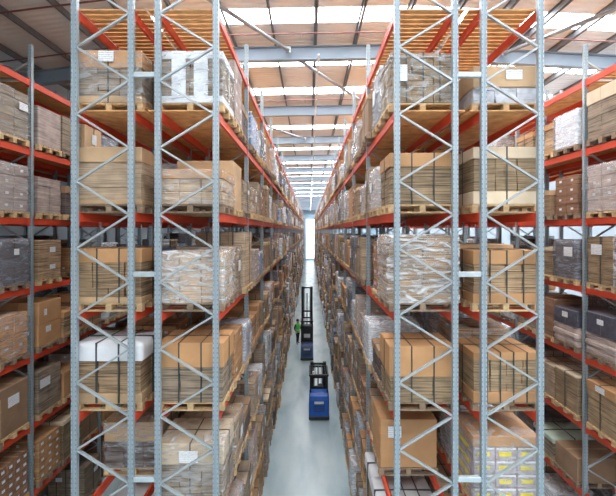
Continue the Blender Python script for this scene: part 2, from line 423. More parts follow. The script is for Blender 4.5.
def make_load(kind='sheets', w=1.14, d=.82, h=.9, col='card_tan', lid=None, lidh=.2, tray=None, trayh=.12, filmm=None, straps=2, strapm='strap', strapw=.022,
              labels=(), nx=3, ny=2, nz=5, seed=0, amp=.02, sag=0., cover=None, coverh=.28, tags=0):
    """returns list of (part name, MB, label or None); origin at the centre of the underside"""
    r = random.Random(seed*13+5); P = []
    z0 = .002; bod = MB(); bw = w-.03; bd = d-.03
    if tray:
        t = MB(); t.cbox(-w/2, w/2, -d/2, d/2, z0, z0+trayh, tray, .008); P.append(('tray', t, None)); z0 += trayh+.001
    zt = h-(lidh if lid else 0)
    if kind == 'sheets':
        hz = (zt-z0)/nz
        for a in range(nz):
            for i in range(nx):
                for j in range(ny):
                    jx = r.uniform(-.010, .010); jy = r.uniform(-.010, .010)
                    x0 = -bw/2+bw*i/nx+.006+jx; y0 = -bd/2+bd*j/ny+.006+jy
                    bod.box(x0, x0+bw/nx-.012, y0, y0+bd/ny-.012, z0+a*hz+.004, z0+(a+1)*hz, col)
        P.append(('sheet_stack', bod, None))
    elif kind == 'cartons':
        hz = (zt-z0)/nz
        for a in range(nz):
            for i in range(nx):
                for j in range(ny):
                    jx = r.uniform(-.008, .008); jy = r.uniform(-.008, .008)
                    x0 = -bw/2+bw*i/nx+.003+jx; y0 = -bd/2+bd*j/ny+.003+jy; x1 = x0+bw/nx-.006; y1 = y0+bd/ny-.006
                    zz = z0+a*hz
                    bod.cbox(x0, x1, y0, y1, zz, zz+hz-.004, col, .01)
                    bod.box(x0+.01, x1-.01, (y0+y1)/2-.02, (y0+y1)/2+.02, zz+hz-.0042, zz+hz-.002, 'tape')
                    if tags and r.random() < tags:
                        cx = (x0+x1)/2+r.uniform(-.05, .05); cz = zz+hz*.5; cy = (y0+y1)/2
                        if j == 0: bod.box(cx-.035, cx+.035, y0-.003, y0, cz-.03, cz+.03, 'label_paper')
                        if i == 0: bod.box(x0-.003, x0, cy-.04, cy+.04, cz-.03, cz+.03, 'label_paper')
                        if i == nx-1: bod.box(x1, x1+.003, cy-.04, cy+.04, cz-.03, cz+.03, 'label_paper')
        P.append(('carton_layer', bod, None))
    elif kind == 'box':
        bod.cbox(-bw/2, bw/2, -bd/2, bd/2, z0, zt, col, .014)
        bod.box(-bw/2+.02, bw/2-.02, -.03, .03, zt, zt+.002, 'tape')
        for zz in (z0+(zt-z0)*.35, z0+(zt-z0)*.7): bod.box(-bw/2-.003, bw/2+.003, -bd/2-.003, bd/2+.003, zz, zz+.008, col)
        P.append(('carton_body', bod, None))
    elif kind == 'sacks':
        hz = (zt-z0)/nz
        for a in range(nz):
            for i in range(2):
                s_ = shell(bw/2*.98, bd*(.96+r.uniform(-.04, .06)), 0, hz*1.02, col, .05, seed+a*3+i, .05, 5, 5)
                bod.merge(s_, Matrix.Translation((-bw/4+i*bw/2+r.uniform(-.02, .02), 0, z0+a*hz)))
        P.append(('sack_pile', bod, None))
    elif kind == 'printed':
        hz = (zt-z0)/nz
        for a in range(nz):
            for i in range(nx):
                x0 = -bw/2+bw*i/nx+.003; zz = z0+a*hz
                bod.cbox(x0, x0+bw/nx-.006, -bd/2, bd/2, zz, zz+hz-.004, 'print_purple', .01)
                bod.box(x0+.06, x0+bw/nx-.1, -bd/2-.003, -bd/2, zz+hz*.3, zz+hz*.62, 'print_yellow')
                bod.box(x0+.02, x0+bw/nx-.02, -bd/2-.002, -bd/2, zz+hz*.8, zz+hz*.93, 'lid_white')
            for sx in (-1, 1):
                x = -bw/2 if sx < 0 else bw/2
                bod.box(min(x, x+sx*.004), max(x, x+sx*.004), -bd*.3, bd*.25, zz+hz*.3, zz+hz*.62, 'print_yellow')
        P.append(('printed_carton_layer', bod, None))
    if lid:
        t = MB(); t.cbox(-w/2, w/2, -d/2, d/2, zt+.001, h, lid, .010)
        t.box(-w/2-.002, w/2+.002, -.002, .002, zt+.004, h+.001, 'tape')
        P.append(('lid', t, None))
    if cover:
        t = shell(w+.03, d+.03, h-coverh, h+.012, cover, .007, seed, 0, 9, 4); P.append(('cover_sheet', t, None))
    for k in range(straps):
        if kind == 'box' and k > 1: break
        t = MB(); x = -w/2+w*(k+1)/(straps+1); e = .03 if cover else .007; q = strapw/2
        t.box(x-q, x+q, -d/2-e, -d/2-.003, .004, h+e, strapm); t.box(x-q, x+q, d/2+.003, d/2+e, .004, h+e, strapm)
        t.box(x-q, x+q, -d/2-e, d/2+e, h+.003, h+e, strapm); P.append(('strap', t, None))
    if straps:
        t = MB(); e = .033 if cover else .009; q = .011; y = 0
        t.box(-w/2-e, -w/2-.003, -q, q, .004, h+e, strapm); t.box(w/2+.003, w/2+e, -q, q, .004, h+e, strapm); t.box(-w/2-e, w/2+e, -q, q, h+.0075, h+e+.003, strapm)
        P.append(('strap', t, None))
    if filmm: P.append(('stretch_film', shell(w+.02, d+.02, .01, h+.01, filmm, amp, seed, sag), None))
    o_ = .035 if filmm else .012
    for (f, u, z, lw, lh) in labels:
        t = MB()
        if f == 'f': t.box(u-lw/2, u+lw/2, -d/2-o_-.003, -d/2-o_, z-lh/2, z+lh/2, 'label_paper')
        if f == 'r': t.box(w/2+o_, w/2+o_+.003, u-lw/2, u+lw/2, z-lh/2, z+lh/2, 'label_paper')
        if f == 'l': t.box(-w/2-o_-.003, -w/2-o_, u-lw/2, u+lw/2, z-lh/2, z+lh/2, 'label_paper')
        P.append(('label', t, 'white paper label'))
    return P
# (name, description, spec)
SB, WR, CS, BX, SK = 'cardboard_bundle', 'wrapped_load', 'carton_stack', 'bulk_carton', 'sack_stack'
VAR = [
 (SB, 'tan strapped cardboard bundle', dict(col='card_tan', lid='lid_tan', h=1.0, labels=(('r',.08,.62,.22,.28),('l',.08,.62,.22,.28)))),
 (SB, 'orange-lidded cardboard bundle', dict(col='card_tan', lid='lid_orange', tray='lid_orange', h=.95)),
 (SB, 'grey-brown cardboard bundle', dict(col='card_grey', h=1.05, straps=3, labels=(('f',-.2,.7,.2,.15),('r',.1,.7,.2,.15),('l',.1,.7,.2,.15)))),
 (SB, 'olive-brown cardboard bundle', dict(col='card_green', lid='lid_pale', lidh=.12, h=1.1)),
 (SB, 'dark cardboard bundle', dict(col='card_dark', lid='lid_brown', h=.8)),
 (SB, 'pale cardboard bundle', dict(col='card_pale', h=1.12, straps=3)),
 (WR, 'clear-wrapped brown cartons', dict(kind='cartons', col='card_tan', nz=4, h=1.05, filmm='film_clear', straps=0, labels=(('r',0,.6,.2,.25),('l',0,.6,.2,.25),('f',.2,.6,.2,.2)))),
 (WR, 'milky-wrapped pallet load', dict(kind='cartons', col='card_pink', nz=4, h=1.15, filmm='film_milky', straps=0, labels=(('r',.08,.62,.22,.28),('l',.08,.62,.22,.28)))),
 (WR, 'smoke-wrapped pallet load', dict(kind='cartons', col='card_dark', nz=3, h=1.0, filmm='film_smoke', straps=0, labels=(('r',.1,.5,.22,.26),('l',.1,.5,.22,.26)))),
 (WR, 'white-covered pallet load', dict(kind='box', col='poly_white', h=1.08, filmm='film_milky', straps=0)),
 (WR, 'blue-grey wrapped load', dict(kind='cartons', col='card_blue', nz=5, h=1.12, filmm='film_milky', straps=0, amp=.03, labels=(('r',.08,.62,.22,.28),('l',.08,.62,.22,.28)))),
 (CS, 'brown stacked cartons', dict(kind='cartons', col='card_red', nz=4, h=1.0, straps=0, tags=.5)),
 (CS, 'pinkish stacked cartons', dict(kind='cartons', col='card_pink', nz=5, h=1.08, straps=0, tags=.6)),
 (CS, 'orange-brown stacked cartons', dict(kind='cartons', col='card_orange', nz=3, h=.9, straps=0, tags=.4)),
 (BX, 'plain tan bulk carton', dict(kind='box', col='lid_tan', h=.95, straps=1, labels=(('r',0,.6,.22,.28),('l',0,.6,.22,.28)))),
 (BX, 'orange bulk carton', dict(kind='box', col='lid_orange', lid='lid_orange', lidh=.15, h=1.1, straps=0, labels=(('f',.15,.6,.25,.2),))),
 (BX, 'dark brown bulk carton', dict(kind='box', col='lid_brown', lid='lid_tan', lidh=.1, h=.85, straps=1)),
 (SK, 'pile of white sacks', dict(kind='sacks', col='poly_white', nz=6, h=.85, straps=0)),
 (SK, 'pile of grey sacks', dict(kind='sacks', col='poly_grey', nz=5, h=.8, straps=0)),
 (WR, 'black-wrapped pallet load', dict(kind='box', col='poly_dark', h=1.0, filmm='film_smoke', straps=0, labels=(('r',0,.6,.2,.2),('l',0,.6,.2,.2)))),
 (WR, 'blue-covered pallet load', dict(kind='box', col='poly_blue', h=.8, filmm='film_milky', straps=0)),
]
WEI = [5,5,6,4,5,4, 7,7,5,6,6, 5,5,5, 4,3,4, 3,2, 3,2]
CATS = {SB: 'cardboard bundle', WR: 'wrapped pallet load', CS: 'carton stack', BX: 'bulk carton', SK: 'sack stack'}
GRP = {SB: 'strapped cardboard bundles on the racks', WR: 'film-wrapped loads on the racks', CS: 'carton stacks on the racks', BX: 'bulk cartons on the racks', SK: 'sack stacks on the racks'}
X_ = ((('f', 0, 0, 0, 0)),)
# hand-set loads seen at the front: (row, bay, tier, slot)
SP = {
 ('LA',0,6,0): (WR, 'white-cornered grey wrapped load', dict(kind='sheets', col='card_grey', h=.88, straps=2, strapm='strap_white', strapw=.24, lid='lid_white', lidh=.13, tray='lid_white', trayh=.12, filmm='film_clear', nx=4)),
 ('LB',0,6,0): (SB, 'film-banded cardboard bundle under a tan lid', dict(col='card_grey', h=.90, lid='lid_orange', lidh=.30, tray='lid_tan', trayh=.12, labels=(('f',-.02,.78,.26,.18),), filmm='film_clear', amp=.006, straps=1)),
 ('LB',0,5,0): (SB, 'tall pale paper-clad bundle', dict(kind='sheets', col='card_pale', h=.98, lid='lid_tan', lidh=.26, straps=0, nx=1, ny=1, nz=3, tray='lid_tan', trayh=.08)),
 ('LA',0,5,0): (WR, 'low tan bundle in torn clear film', dict(kind='cartons', col='card_pale', h=.60, lid='lid_orange', lidh=.16, filmm='film_clear', straps=0, nz=2)),
 ('LA',0,5,1): (BX, 'tall tan bulk carton', dict(kind='box', col='lid_tan', h=.92, straps=0)),
 ('LA',0,4,0): (WR, 'clear-wrapped carton load with crinkled film', dict(kind='cartons', col='card_pale', h=.88, filmm='film_milky', straps=0, nz=3, amp=.03)),
 ('LB',0,4,0): (SB, 'strapped bundle under an orange lid', dict(col='card_tan', h=.93, lid='lid_orange', lidh=.24, tray='lid_tan', trayh=.1, nx=4, nz=4)),
 ('LB',0,3,0): (SB, 'strapped bundle under a white cover sheet', dict(col='card_tan', h=1.0, cover='lid_white', tray='lid_tan', trayh=.15, straps=2, nx=3, nz=5)),
 ('LA',0,3,0): (SB, 'strapped bundle under a deep orange carton lid', dict(col='card_grey', h=1.02, lid='lid_orange', lidh=.42, straps=2, nx=3, nz=5)),
 ('LA',0,2,0): (SB, 'film-wrapped sheet bundle with paper label', dict(col='card_grey', h=1.0, lid='lid_pale', lidh=.36, straps=1, labels=(('f',-.02,.80,.32,.2),), filmm='film_clear', amp=.01)),
 ('LB',0,2,1): (SB, 'film-banded bundle with tan lid', dict(col='card_dark', h=.9, lid='lid_tan', lidh=.38, straps=1, filmm='film_clear', amp=.01)),
 ('LB',0,2,0): None, ('RA',0,2,0): None,
 ('LB',0,1,0): (SB, 'low bundle under a white cover sheet', dict(col='card_tan', h=.7, cover='lid_white', straps=0)),
 ('RA',0,6,0): (SB, 'olive cardboard bundle in film with a paper tag', dict(col='card_green', h=.85, straps=3, labels=(('f',-.36,.5,.16,.28),), filmm='film_clear', amp=.008, lid='lid_brown', lidh=.08)),
 ('RA',0,5,0): (SB, 'strapped bundle with orange top tray', dict(col='card_green', h=.88, lid='lid_orange', lidh=.24, straps=2, nz=4)),
 ('RA',0,4,0): (WR, 'tall twin-stack load under loose clear film', dict(kind='cartons', w=1.2, col='card_tan', h=1.16, filmm='film_milky', straps=0, nx=2, nz=6, amp=.03)),
 ('RA',0,3,0): (SB, 'strapped bundle with tall orange carton lid', dict(col='card_green', h=.96, lid='lid_orange', lidh=.52, straps=2, nz=4)),
 ('RA',0,2,1): (BX, 'orange-brown bulk carton with white paper label', dict(kind='box', col='lid_orange', h=.95, straps=0, labels=(('f',-.28,.72,.26,.22),))),
 ('RA',0,1,0): (SB, 'low bundle under a white strapped sheet', dict(col='card_tan', h=.6, cover='lid_white', straps=2)),
 ('RB',0,6,0): (SB, 'low grey bundle under a labelled tan box', dict(col='poly_grey', h=.63, lid='lid_tan', lidh=.36, straps=0, labels=(('f',.12,.48,.28,.17),))),
 ('RB',0,5,0): (SB, 'olive bundle between pale top and bottom trays', dict(col='card_green', h=.98, lid='lid_pale', lidh=.2, tray='lid_pale', trayh=.22, straps=1, nz=4)),
 ('RB',0,4,0): (SB, 'block-patterned bundle between orange trays', dict(col='card_tan', h=.90, lid='lid_orange', lidh=.24, tray='lid_orange', trayh=.16, straps=3, nx=4, nz=4)),
 ('RB',0,3,0): (SB, 'block-patterned bundle with tan lid and bottom tray', dict(col='card_green', h=.86, lid='lid_orange', lidh=.14, tray='lid_orange', trayh=.18, straps=4, nx=4, nz=4)),
 ('RB',0,2,0): (WR, 'wrapped yellow-printed cartons under a cardboard lid', dict(kind='printed', h=1.12, lid='lid_orange', lidh=.18, filmm='film_clear', straps=0, nx=3, nz=4, amp=.01)),
 # outer left rack
 ('LF',0,6,2): (CS, 'grey film-faced cartons', dict(kind='cartons', col='card_grey', h=1.1, straps=0, filmm='film_clear', amp=.005, labels=(('r',.2,.75,.24,.18),), nz=5)),
 ('LF',1,6,0): (BX, 'pinkish plain bulk carton', dict(kind='box', col='card_pink', h=.98, straps=0)),
 ('LF',1,6,1): (SB, 'brown cardboard bundle', dict(col='card_grey', h=1.0, straps=1)),
 ('LF',0,5,2): (WR, 'pinkish cartons in film with white tags', dict(kind='cartons', col='card_pink', h=1.1, straps=0, filmm='film_clear', tags=.8, nz=4, amp=.006)),
 ('LF',1,5,0): (CS, 'pinkish taped carton stack', dict(kind='cartons', col='card_pink', h=.92, straps=0, nz=4)),
 ('LF',0,4,2): (WR, 'dark plum wrapped load', dict(kind='sheets', col='card_dark', h=1.05, straps=0, filmm='film_smoke', labels=(('r',.0,.75,.14,.14),))),
 ('LF',1,4,0): (CS, 'two-high labelled carton stack', dict(kind='cartons', col='card_tan', h=1.0, straps=0, nx=2, ny=1, nz=2, labels=(('r',.05,.75,.2,.14),('r',.05,.3,.2,.12)))),
 ('LF',0,3,2): (CS, 'brown cartons with white tags in film', dict(kind='cartons', col='card_orange', h=1.0, straps=0, nx=2, ny=2, nz=2, tags=1., filmm='film_clear', amp=.006)),
 ('LF',1,3,0): (CS, 'orange-brown two-high cartons', dict(kind='cartons', col='lid_orange', h=1.12, straps=0, nx=2, ny=1, nz=2, labels=(('r',-.2,.85,.1,.16),('r',-.1,.4,.18,.16)))),
 ('LF',0,2,2): (BX, 'brown bulk carton with white label', dict(kind='box', col='lid_brown', h=1.1, straps=0, labels=(('r',-.05,.75,.3,.24),))),
 ('LF',1,2,0): (SB, 'grey wrapped bundle with a large label', dict(col='card_grey', h=1.05, straps=0, labels=(('r',-.2,.75,.34,.22),))),
 ('LF',0,1,2): (CS, 'carton stack dotted with white tags', dict(kind='cartons', col='card_red', h=1.05, straps=0, ny=4, nz=5, tags=1.)),
 ('LF',1,1,0): (CS, 'tan cartons dotted with pale tags', dict(kind='cartons', col='card_orange', h=1.0, straps=0, ny=3, nz=5, tags=1.)),
 ('LF',2,1,0): (CS, 'row of upright orange cartons', dict(kind='cartons', col='lid_orange', h=.8, straps=0, nx=4, ny=4, nz=1)),
 # outer right rack
 ('RF',0,6,2): (SB, 'grey-brown bundle with pale open top', dict(col='card_grey', h=1.15, straps=0, lid='lid_pale', lidh=.32)),
 ('RF',1,6,0): (WR, 'bright crinkled white-wrapped load', dict(kind='box', col='poly_white', h=.9, straps=0, filmm='film_milky', amp=.04)),
 ('RF',0,5,2): (WR, 'pinkish-grey wrapped cartons with small tags', dict(kind='cartons', col='card_pink', h=1.1, straps=0, filmm='film_clear', tags=.7, nz=4, amp=.006)),
 ('RF',1,5,0): (CS, 'brown cartons with white dots', dict(kind='cartons', col='card_red', h=.98, straps=0, tags=1., nz=4, ny=2)),
 ('RF',0,4,2): (SB, 'olive cardboard bundle with white sheet label', dict(col='card_green', h=1.1, straps=1, labels=(('l',.1,.8,.3,.24),))),
 ('RF',1,4,0): (WR, 'dark wrapped load with a white label', dict(kind='sheets', col='card_dark', h=1.0, straps=0, filmm='film_smoke', labels=(('l',-.15,.7,.3,.24),))),
 ('RF',0,3,2): (SK, 'pale sacks under a dark grey labelled cover', dict(kind='sacks', col='card_pink', h=1.0, nz=3, straps=0, lid='poly_dark', lidh=.5, labels=(('l',0,.82,.18,.12),))),
 ('RF',1,3,0): (SK, 'smaller pale sacks under a dark grey cover', dict(kind='sacks', col='card_pink', h=.9, nz=3, straps=0, lid='poly_dark', lidh=.42, labels=(('l',0,.75,.2,.14),))),
 ('RF',1,3,1): (CS, 'two plain brown cartons', dict(kind='cartons', col='card_red', h=1.05, nx=2, ny=1, nz=2, straps=0)),
 ('RF',0,2,2): (SB, 'strapped bundle under an orange labelled lid', dict(col='card_green', h=1.05, lid='lid_orange', lidh=.2, straps=3, labels=(('l',0,.95,.26,.14),))),
 ('RF',1,2,0): (SB, 'olive bundle with pale lid', dict(col='card_green', h=.95, lid='lid_pale', lidh=.05, straps=3)),
 ('RF',0,1,2): None,
 ('RF',1,1,0): (BX, 'low dark brown bulk carton', dict(kind='box', col='lid_brown', h=.6, straps=0)),
 ('RF',1,1,1): (SB, 'low grey bundle with a pale green cover', dict(col='card_grey', h=.6, straps=1, cover='pale_green', coverh=.12)),
 ('RF',1,1,2): (SB, 'dark low sheet bundle', dict(col='card_dark', h=.7, straps=1)),
 ('LB',0,1,1): (SB, 'bundle under a smooth white sheet', dict(col='card_tan', h=.95, cover='lid_white', straps=0)),
 ('LB',0,1,2): (SB, 'bundle under a smooth white sheet', dict(col='card_tan', h=.95, cover='lid_white', straps=0)),
 ('RA',0,1,1): (SB, 'bundle under a strapped white sheet', dict(col='card_tan', h=.95, cover='lid_white', straps=3)),
 ('RA',0,1,2): (SB, 'bundle under a strapped white sheet', dict(col='card_tan', h=.95, cover='lid_white', straps=3)),
}
slots = []
for row, (xa, xf, rname, nb) in ROWS.items():
    xc = (xa+xf)/2; far = row in ('LB', 'RB', 'LF', 'RF', 'LG', 'RG')
    s_a = 1 if xa > xf else -1
    for k in range(nb-(1 if far else 0)):
        for ti, T in enumerate(TIERS):
            for sl in range(3):
                y = Y1+k*L+.55+sl*.84
                if not (inframe(xc, y, T+.6)): continue
                key = (row, k, ti, sl); rr = random.Random(hash((sum(map(ord, row)), k, ti, sl)))
                if key in SP:
                    v = SP[key]
                    if v is None: continue
                else:
                    if rr.random() < (.05 if not far else .10): continue
                    v = rr.choices(range(len(VAR)), WEI)[0]
                jig = (key not in SP)
                dx = (rr.uniform(-.05, .06)*1.0+s_a*rr.uniform(0, .07)) if jig else 0.
                rz = rr.uniform(-.02, .02) if jig else rr.uniform(-.008, .008)
                sz = rr.uniform(.62, 1.1) if jig else 1.
                z = T+(.023 if ti == 6 else .001)
                pr = y*(1 if row in ('LA', 'RA') else (1.3 if row in ('LB', 'RB', 'LF', 'RF') else 2.2))-(4 if key in SP else 0)
                slots.append((pr, key, xc+dx, y, z, rz, sz, v, rname))
slots.sort(key=lambda t: t[0])
cnt = {}; REST = {}; PREST = MB(); npal = 0
protos = {}; singles = {}; lows = {}
def low_load(i):
    nm, ds, sp_ = VAR[i]; q = dict(sp_); h = q.get('h', .9); w = 1.14; d = .82; b = MB()
    k = q.get('kind', 'sheets'); col = q.get('col', 'card_tan')
    lh = q.get('lidh', .2) if q.get('lid') else 0
    if k in ('sheets', 'cartons'):
        for a in range(2):
            for i2 in range(2): b.box(-w/2+i2*w/2+.004, -w/2+(i2+1)*w/2-.004, -d/2+a*.01, d/2-a*.008, a*(h-lh)/2+.003, (a+1)*(h-lh)/2, col)
    else: b.box(-w/2, w/2, -d/2, d/2, .003, h-lh, col)
    if lh: b.box(-w/2-.01, w/2+.01, -d/2-.01, d/2+.01, h-lh, h, q['lid'])
    fm = q.get('filmm')
    if fm: b.box(-w/2-.012, w/2+.012, -d/2-.012, d/2+.012, h*.15, h*.8, 'poly_white' if fm == 'film_milky' else 'poly_grey' if fm == 'film_clear' else 'poly_dark') if i != 6 else None
    for (f, u, z, lw, l2) in q.get('labels', ()):
        if f in 'lr':
            x = (w/2+.014) if f == 'r' else -w/2-.017; b.box(x, x+.003, u-lw/2, u+lw/2, z-l2/2, z+l2/2, 'label_paper')
    return b
for (pr, key, x, y, z, rz, sz, v, rname) in slots:
    row, k, ti, sl = key
    where = f'{TIERW[ti]}, {ORD[k]} bay, {SLOTW[sl]}, {rname}'
    # pallet
    npal += 1; old = random.Random(npal).random() < .35; pm = 'pallet_old' if old else 'pallet_wood'
    if npal <= 300:
        if npal <= 70:
            e = empty('pallet', (x, y, z))
            for n_, me in PAL[pm][0]:
                o = bpy.data.objects.new(n_, me); C.objects.link(o); o.parent = e
        else:
            e = bpy.data.objects.new('pallet', PAL[pm][1]); C.objects.link(e); e.location = (x, y, z)
        e.rotation_euler.z = rz
        tag(e, f'{"dark" if old else "pale"} wooden pallet, {where}', 'pallet', 'wooden pallets on the racks')
    else: PREST.merge(PAL[pm][2], Matrix.Translation((x, y, z)) @ Matrix.Rotation(rz, 4, 'Z'))
    zl = z+.145
    if not isinstance(v, int):
        nm, ds, sp_ = v; sp_ = dict(sp_, seed=hash(len(ds)+ti*7+k) % 97)
        e = empty(nm, (x, y, zl)); e.rotation_euler.z = rz
        for pn, b, lab in make_load(**sp_):
            o = b.build(pn, e)
            if lab: o['label'] = lab
        cnt[nm] = cnt.get(nm, 0)+1
        lab = f'{ds}, {where}'
        if len(lab.split()) > 16: lab = f'{ds}, {TIERW[ti]}, {ORD[k]} bay, {rname}'
        if len(lab.split()) > 16: lab = f'{ds}, {TIERW[ti]}, {rname}'
        tag(e, lab, CATS[nm], GRP[nm]); continue
    nm, ds, sp_ = VAR[v]; cnt[nm] = cnt.get(nm, 0)+1
    if cnt[nm] <= 300:
        if y < 17:
            var = (v, (k*7+ti*3+sl) % 3)
            if var not in protos:
                protos[var] = [(pn, b.mesh(pn), lab) for pn, b, lab in make_load(**dict(sp_, seed=v*5+var[1]))]
            e = empty(nm, (x, y, zl)); e.rotation_euler.z = rz; e.scale = (1, 1, sz)
            for pn, me, lab in protos[var]:
                o = bpy.data.objects.new(pn, me); C.objects.link(o); o.parent = e
                if lab: o['label'] = lab
        else:
            if v not in singles:
                one = MB()
                for pn, b, lab in make_load(**dict(sp_, seed=v)): one.merge(b)
                singles[v] = one.mesh(nm)
            e = bpy.data.objects.new(nm, singles[v]); C.objects.link(e); e.location = (x, y, zl); e.rotation_euler.z = rz; e.scale = (1, 1, sz)
        tag(e, f'{ds}, {where}', CATS[nm], GRP[nm])
    else:
        if v not in lows: lows[v] = low_load(v)
        REST.setdefault(nm, MB()).merge(lows[v], Matrix.Translation((x, y, zl)) @ Matrix.Rotation(rz, 4, 'Z') @ Matrix.Diagonal((1, 1, sz, 1)))
for nm, b in REST.items():
    tag(b.build(nm), f'distant {CATS[nm]}s deep down the main aisle racks', CATS[nm]+'s', GRP[nm], 'stuff')
tag(PREST.build('pallet'), 'distant wooden pallets deep down the main aisle racks', 'pallets', 'wooden pallets on the racks', 'stuff')
print('loads', cnt, 'pallets', npal, 'beams', len(beam_list), 'decks', len(deck_list))

# ---------------------------------------------------------------- building shell
XL, XR, YB, YE = -17., 21., -9., 97.
def roof_z(x): return HC+(6.40-.125*(-3-x) if x < -3 else 6.52-.02*(3-x) if x < 3 else 6.52-.05*(x-3))
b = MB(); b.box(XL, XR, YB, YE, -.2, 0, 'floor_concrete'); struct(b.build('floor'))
# skylight strips every bay
strips = []
y = 10.34-2.78*6
while y < YE-1: strips.append(y); y += 2.78
strips = [s for s in strips if s-.43 > YB]
b = MB(); prev = YB
SKX = -4.6
def roof_seg(b, y0, y1, mat, dz=0., segs=((XL, SKX), (SKX, -3.), (-3., 3.), (3., XR))):
    for (xa, xb) in segs:
        za, zb = roof_z(xa)+dz, roof_z(xb)+dz; t = .08
        b.add([(xa,y0,za),(xb,y0,zb),(xb,y1,zb),(xa,y1,za),(xa,y0,za+t),(xb,y0,zb+t),(xb,y1,zb+t),(xa,y1,za+t)],
              [(0,3,2,1),(4,5,6,7),(0,1,5,4),(1,2,6,5),(2,3,7,6),(3,0,4,7)], mat)
for s in strips:
    roof_seg(b, prev, s-.36, 'roof_sheet'); roof_seg(b, s-.36, s+.36, 'roof_sheet', 0., ((XL, SKX),)); prev = s+.36
roof_seg(b, prev, YE, 'roof_sheet'); struct(b.build('ceiling'))
for i, s in enumerate(strips):
    b = MB(); roof_seg(b, s-.359, s+.359, 'skylight', 0., ((SKX, -3.), (-3., 3.), (3., XR))); struct(b.build(f'window_{i+1}'))
# walls
b = MB(); b.box(XL-.2, XL, YB, YE, 0, 14, 'wall_clad'); struct(b.build('wall_left'))
b = MB(); b.box(XR, XR+.2, YB, YE, 0, 15, 'wall_clad'); struct(b.build('wall_right'))
b = MB(); b.box(XL, XR, YE, YE+.2, 0, 15.5, 'wall_blue'); struct(b.build('wall_back'))
b = MB()
for i in range(12): b.box(-.95, 1.45, YE-.08, YE-.02, .4+i*.93, .4+i*.93+.86, 'door_daylight')
o = struct(b.build(f'window_{len(strips)+1}'))
b = MB()
for i in range(13): b.box(-1.0, 1.5, YE-.1, YE-.01, .32+i*.93, .40+i*.93, 'spacer_steel')
b.box(-1.06, -.96, YE-.12, YE-.01, 0, 11.6, 'rafter_steel'); b.box(1.46, 1.56, YE-.12, YE-.01, 0, 11.6, 'rafter_steel')
struct(b.build('trim_1'))
# purlins
i = 0; x = .2-1.35*12
while x < XR:
    b = MB(); z = roof_z(x)-.005
    b.box(x-.012, x+.012, YB, YE, z-.2, z, 'purlin_steel'); b.box(x-.012, x+.055, YB, YE, z-.2, z-.188, 'purlin_steel'); b.box(x-.055, x+.012, YB, YE, z-.012, z, 'purlin_steel')
    o = b.build('roof_purlin')
    i += 1; tag(o, f'dark steel roof purlin running down the hall, {ORD[i-1]} from the left wall', 'purlin', 'roof purlins'); x += 1.35
# rafters: I-beams
y = 11.7-5.56*3; k = 0
while y < YE:
    b = MB()
    for (xa, xb) in ((XL+.02, -3.), (-3., 3.), (3., XR-.02)):
        za, zb = roof_z(xa)-.22, roof_z(xb)-.22
        for (w0, t0, t1) in ((.1, -.02, 0.), (.1, -.46, -.44), (.006, -.45, -.01)):
            b.add([(xa,y-w0,za+t0),(xb,y-w0,zb+t0),(xb,y+w0,zb+t0),(xa,y+w0,za+t0),(xa,y-w0,za+t1),(xb,y-w0,zb+t1),(xb,y+w0,zb+t1),(xa,y+w0,za+t1)],
                  [(0,3,2,1),(4,5,6,7),(0,1,5,4),(1,2,6,5),(2,3,7,6),(3,0,4,7)], 'rafter_steel')
    o = b.build('roof_rafter'); k += 1
    w = ORD[k-4] + ' in view' if k > 3 else ORD[k-1]+' behind the viewpoint'
    tag(o, f'blue-grey steel roof rafter spanning the hall, {w}', 'rafter', 'roof rafters'); y += 5.56
def brace(x0, y0, x1, y1, lab):
    b = MB(); b.tube((x0, y0, roof_z(x0)-.42), (x1, y1, roof_z(x1)-.42), .058, 'tube_steel', 10)
    for (x, y_) in ((x0, y0), (x1, y1)): b.box(x-.08, x+.08, y_-.02, y_+.02, roof_z(x)-.5, roof_z(x)-.3, 'bolt_steel')
    tag(b.build('wind_brace'), lab, 'roof brace', 'roof wind braces')
brace(-4.3, 6.3, -.7, 11.5, 'grey tube brace slanting up to the first rafter above the left rack')
brace(-.55, 11.9, 3.1, 17.1, 'grey tube brace slanting from first to second rafter above the aisle')
brace(9.9, 6.3, 6.5, 11.5, 'grey tube brace slanting to the first rafter above the outer right rack')
brace(6.4, 11.9, 3.3, 17.1, 'grey tube brace slanting to the second rafter above the right rack')
brace(-12.3, 6.3, -9.2, 11.5, 'grey tube brace slanting to the first rafter near the left wall')
brace(-9.0, 11.9, -5.6, 17.1, 'grey tube brace slanting to the second rafter above the left side aisle')
brace(-4.0, 17.3, -.3, 22.6, 'grey tube brace slanting between second and third rafters')
def pipe(y, lab):
    b = MB(); b.tube((XL, y, roof_z(XL)-.3), (-3, y, roof_z(-3)-.3), .022, 'pipe_red', 8); b.tube((-3, y, roof_z(-3)-.3), (3, y, roof_z(3)-.3), .022, 'pipe_red', 8); b.tube((3, y, roof_z(3)-.3), (XR, y, roof_z(XR)-.3), .022, 'pipe_red', 8)
    for i in range(10):
        x = XL+2+i*3.7; b.tube((x, y, roof_z(x)-.3), (x, y, roof_z(x)-.42), .012, 'pipe_red', 6)
    tag(b.build('sprinkler_pipe'), lab, 'pipe', 'sprinkler pipes')
pipe(10.75, 'thin dark red sprinkler pipe crossing the roof before the first rafter'); pipe(8.7, 'thin dark red sprinkler pipe crossing above the first rack bay')
pipe(16.2, 'thin dark red sprinkler pipe crossing before the second rafter')
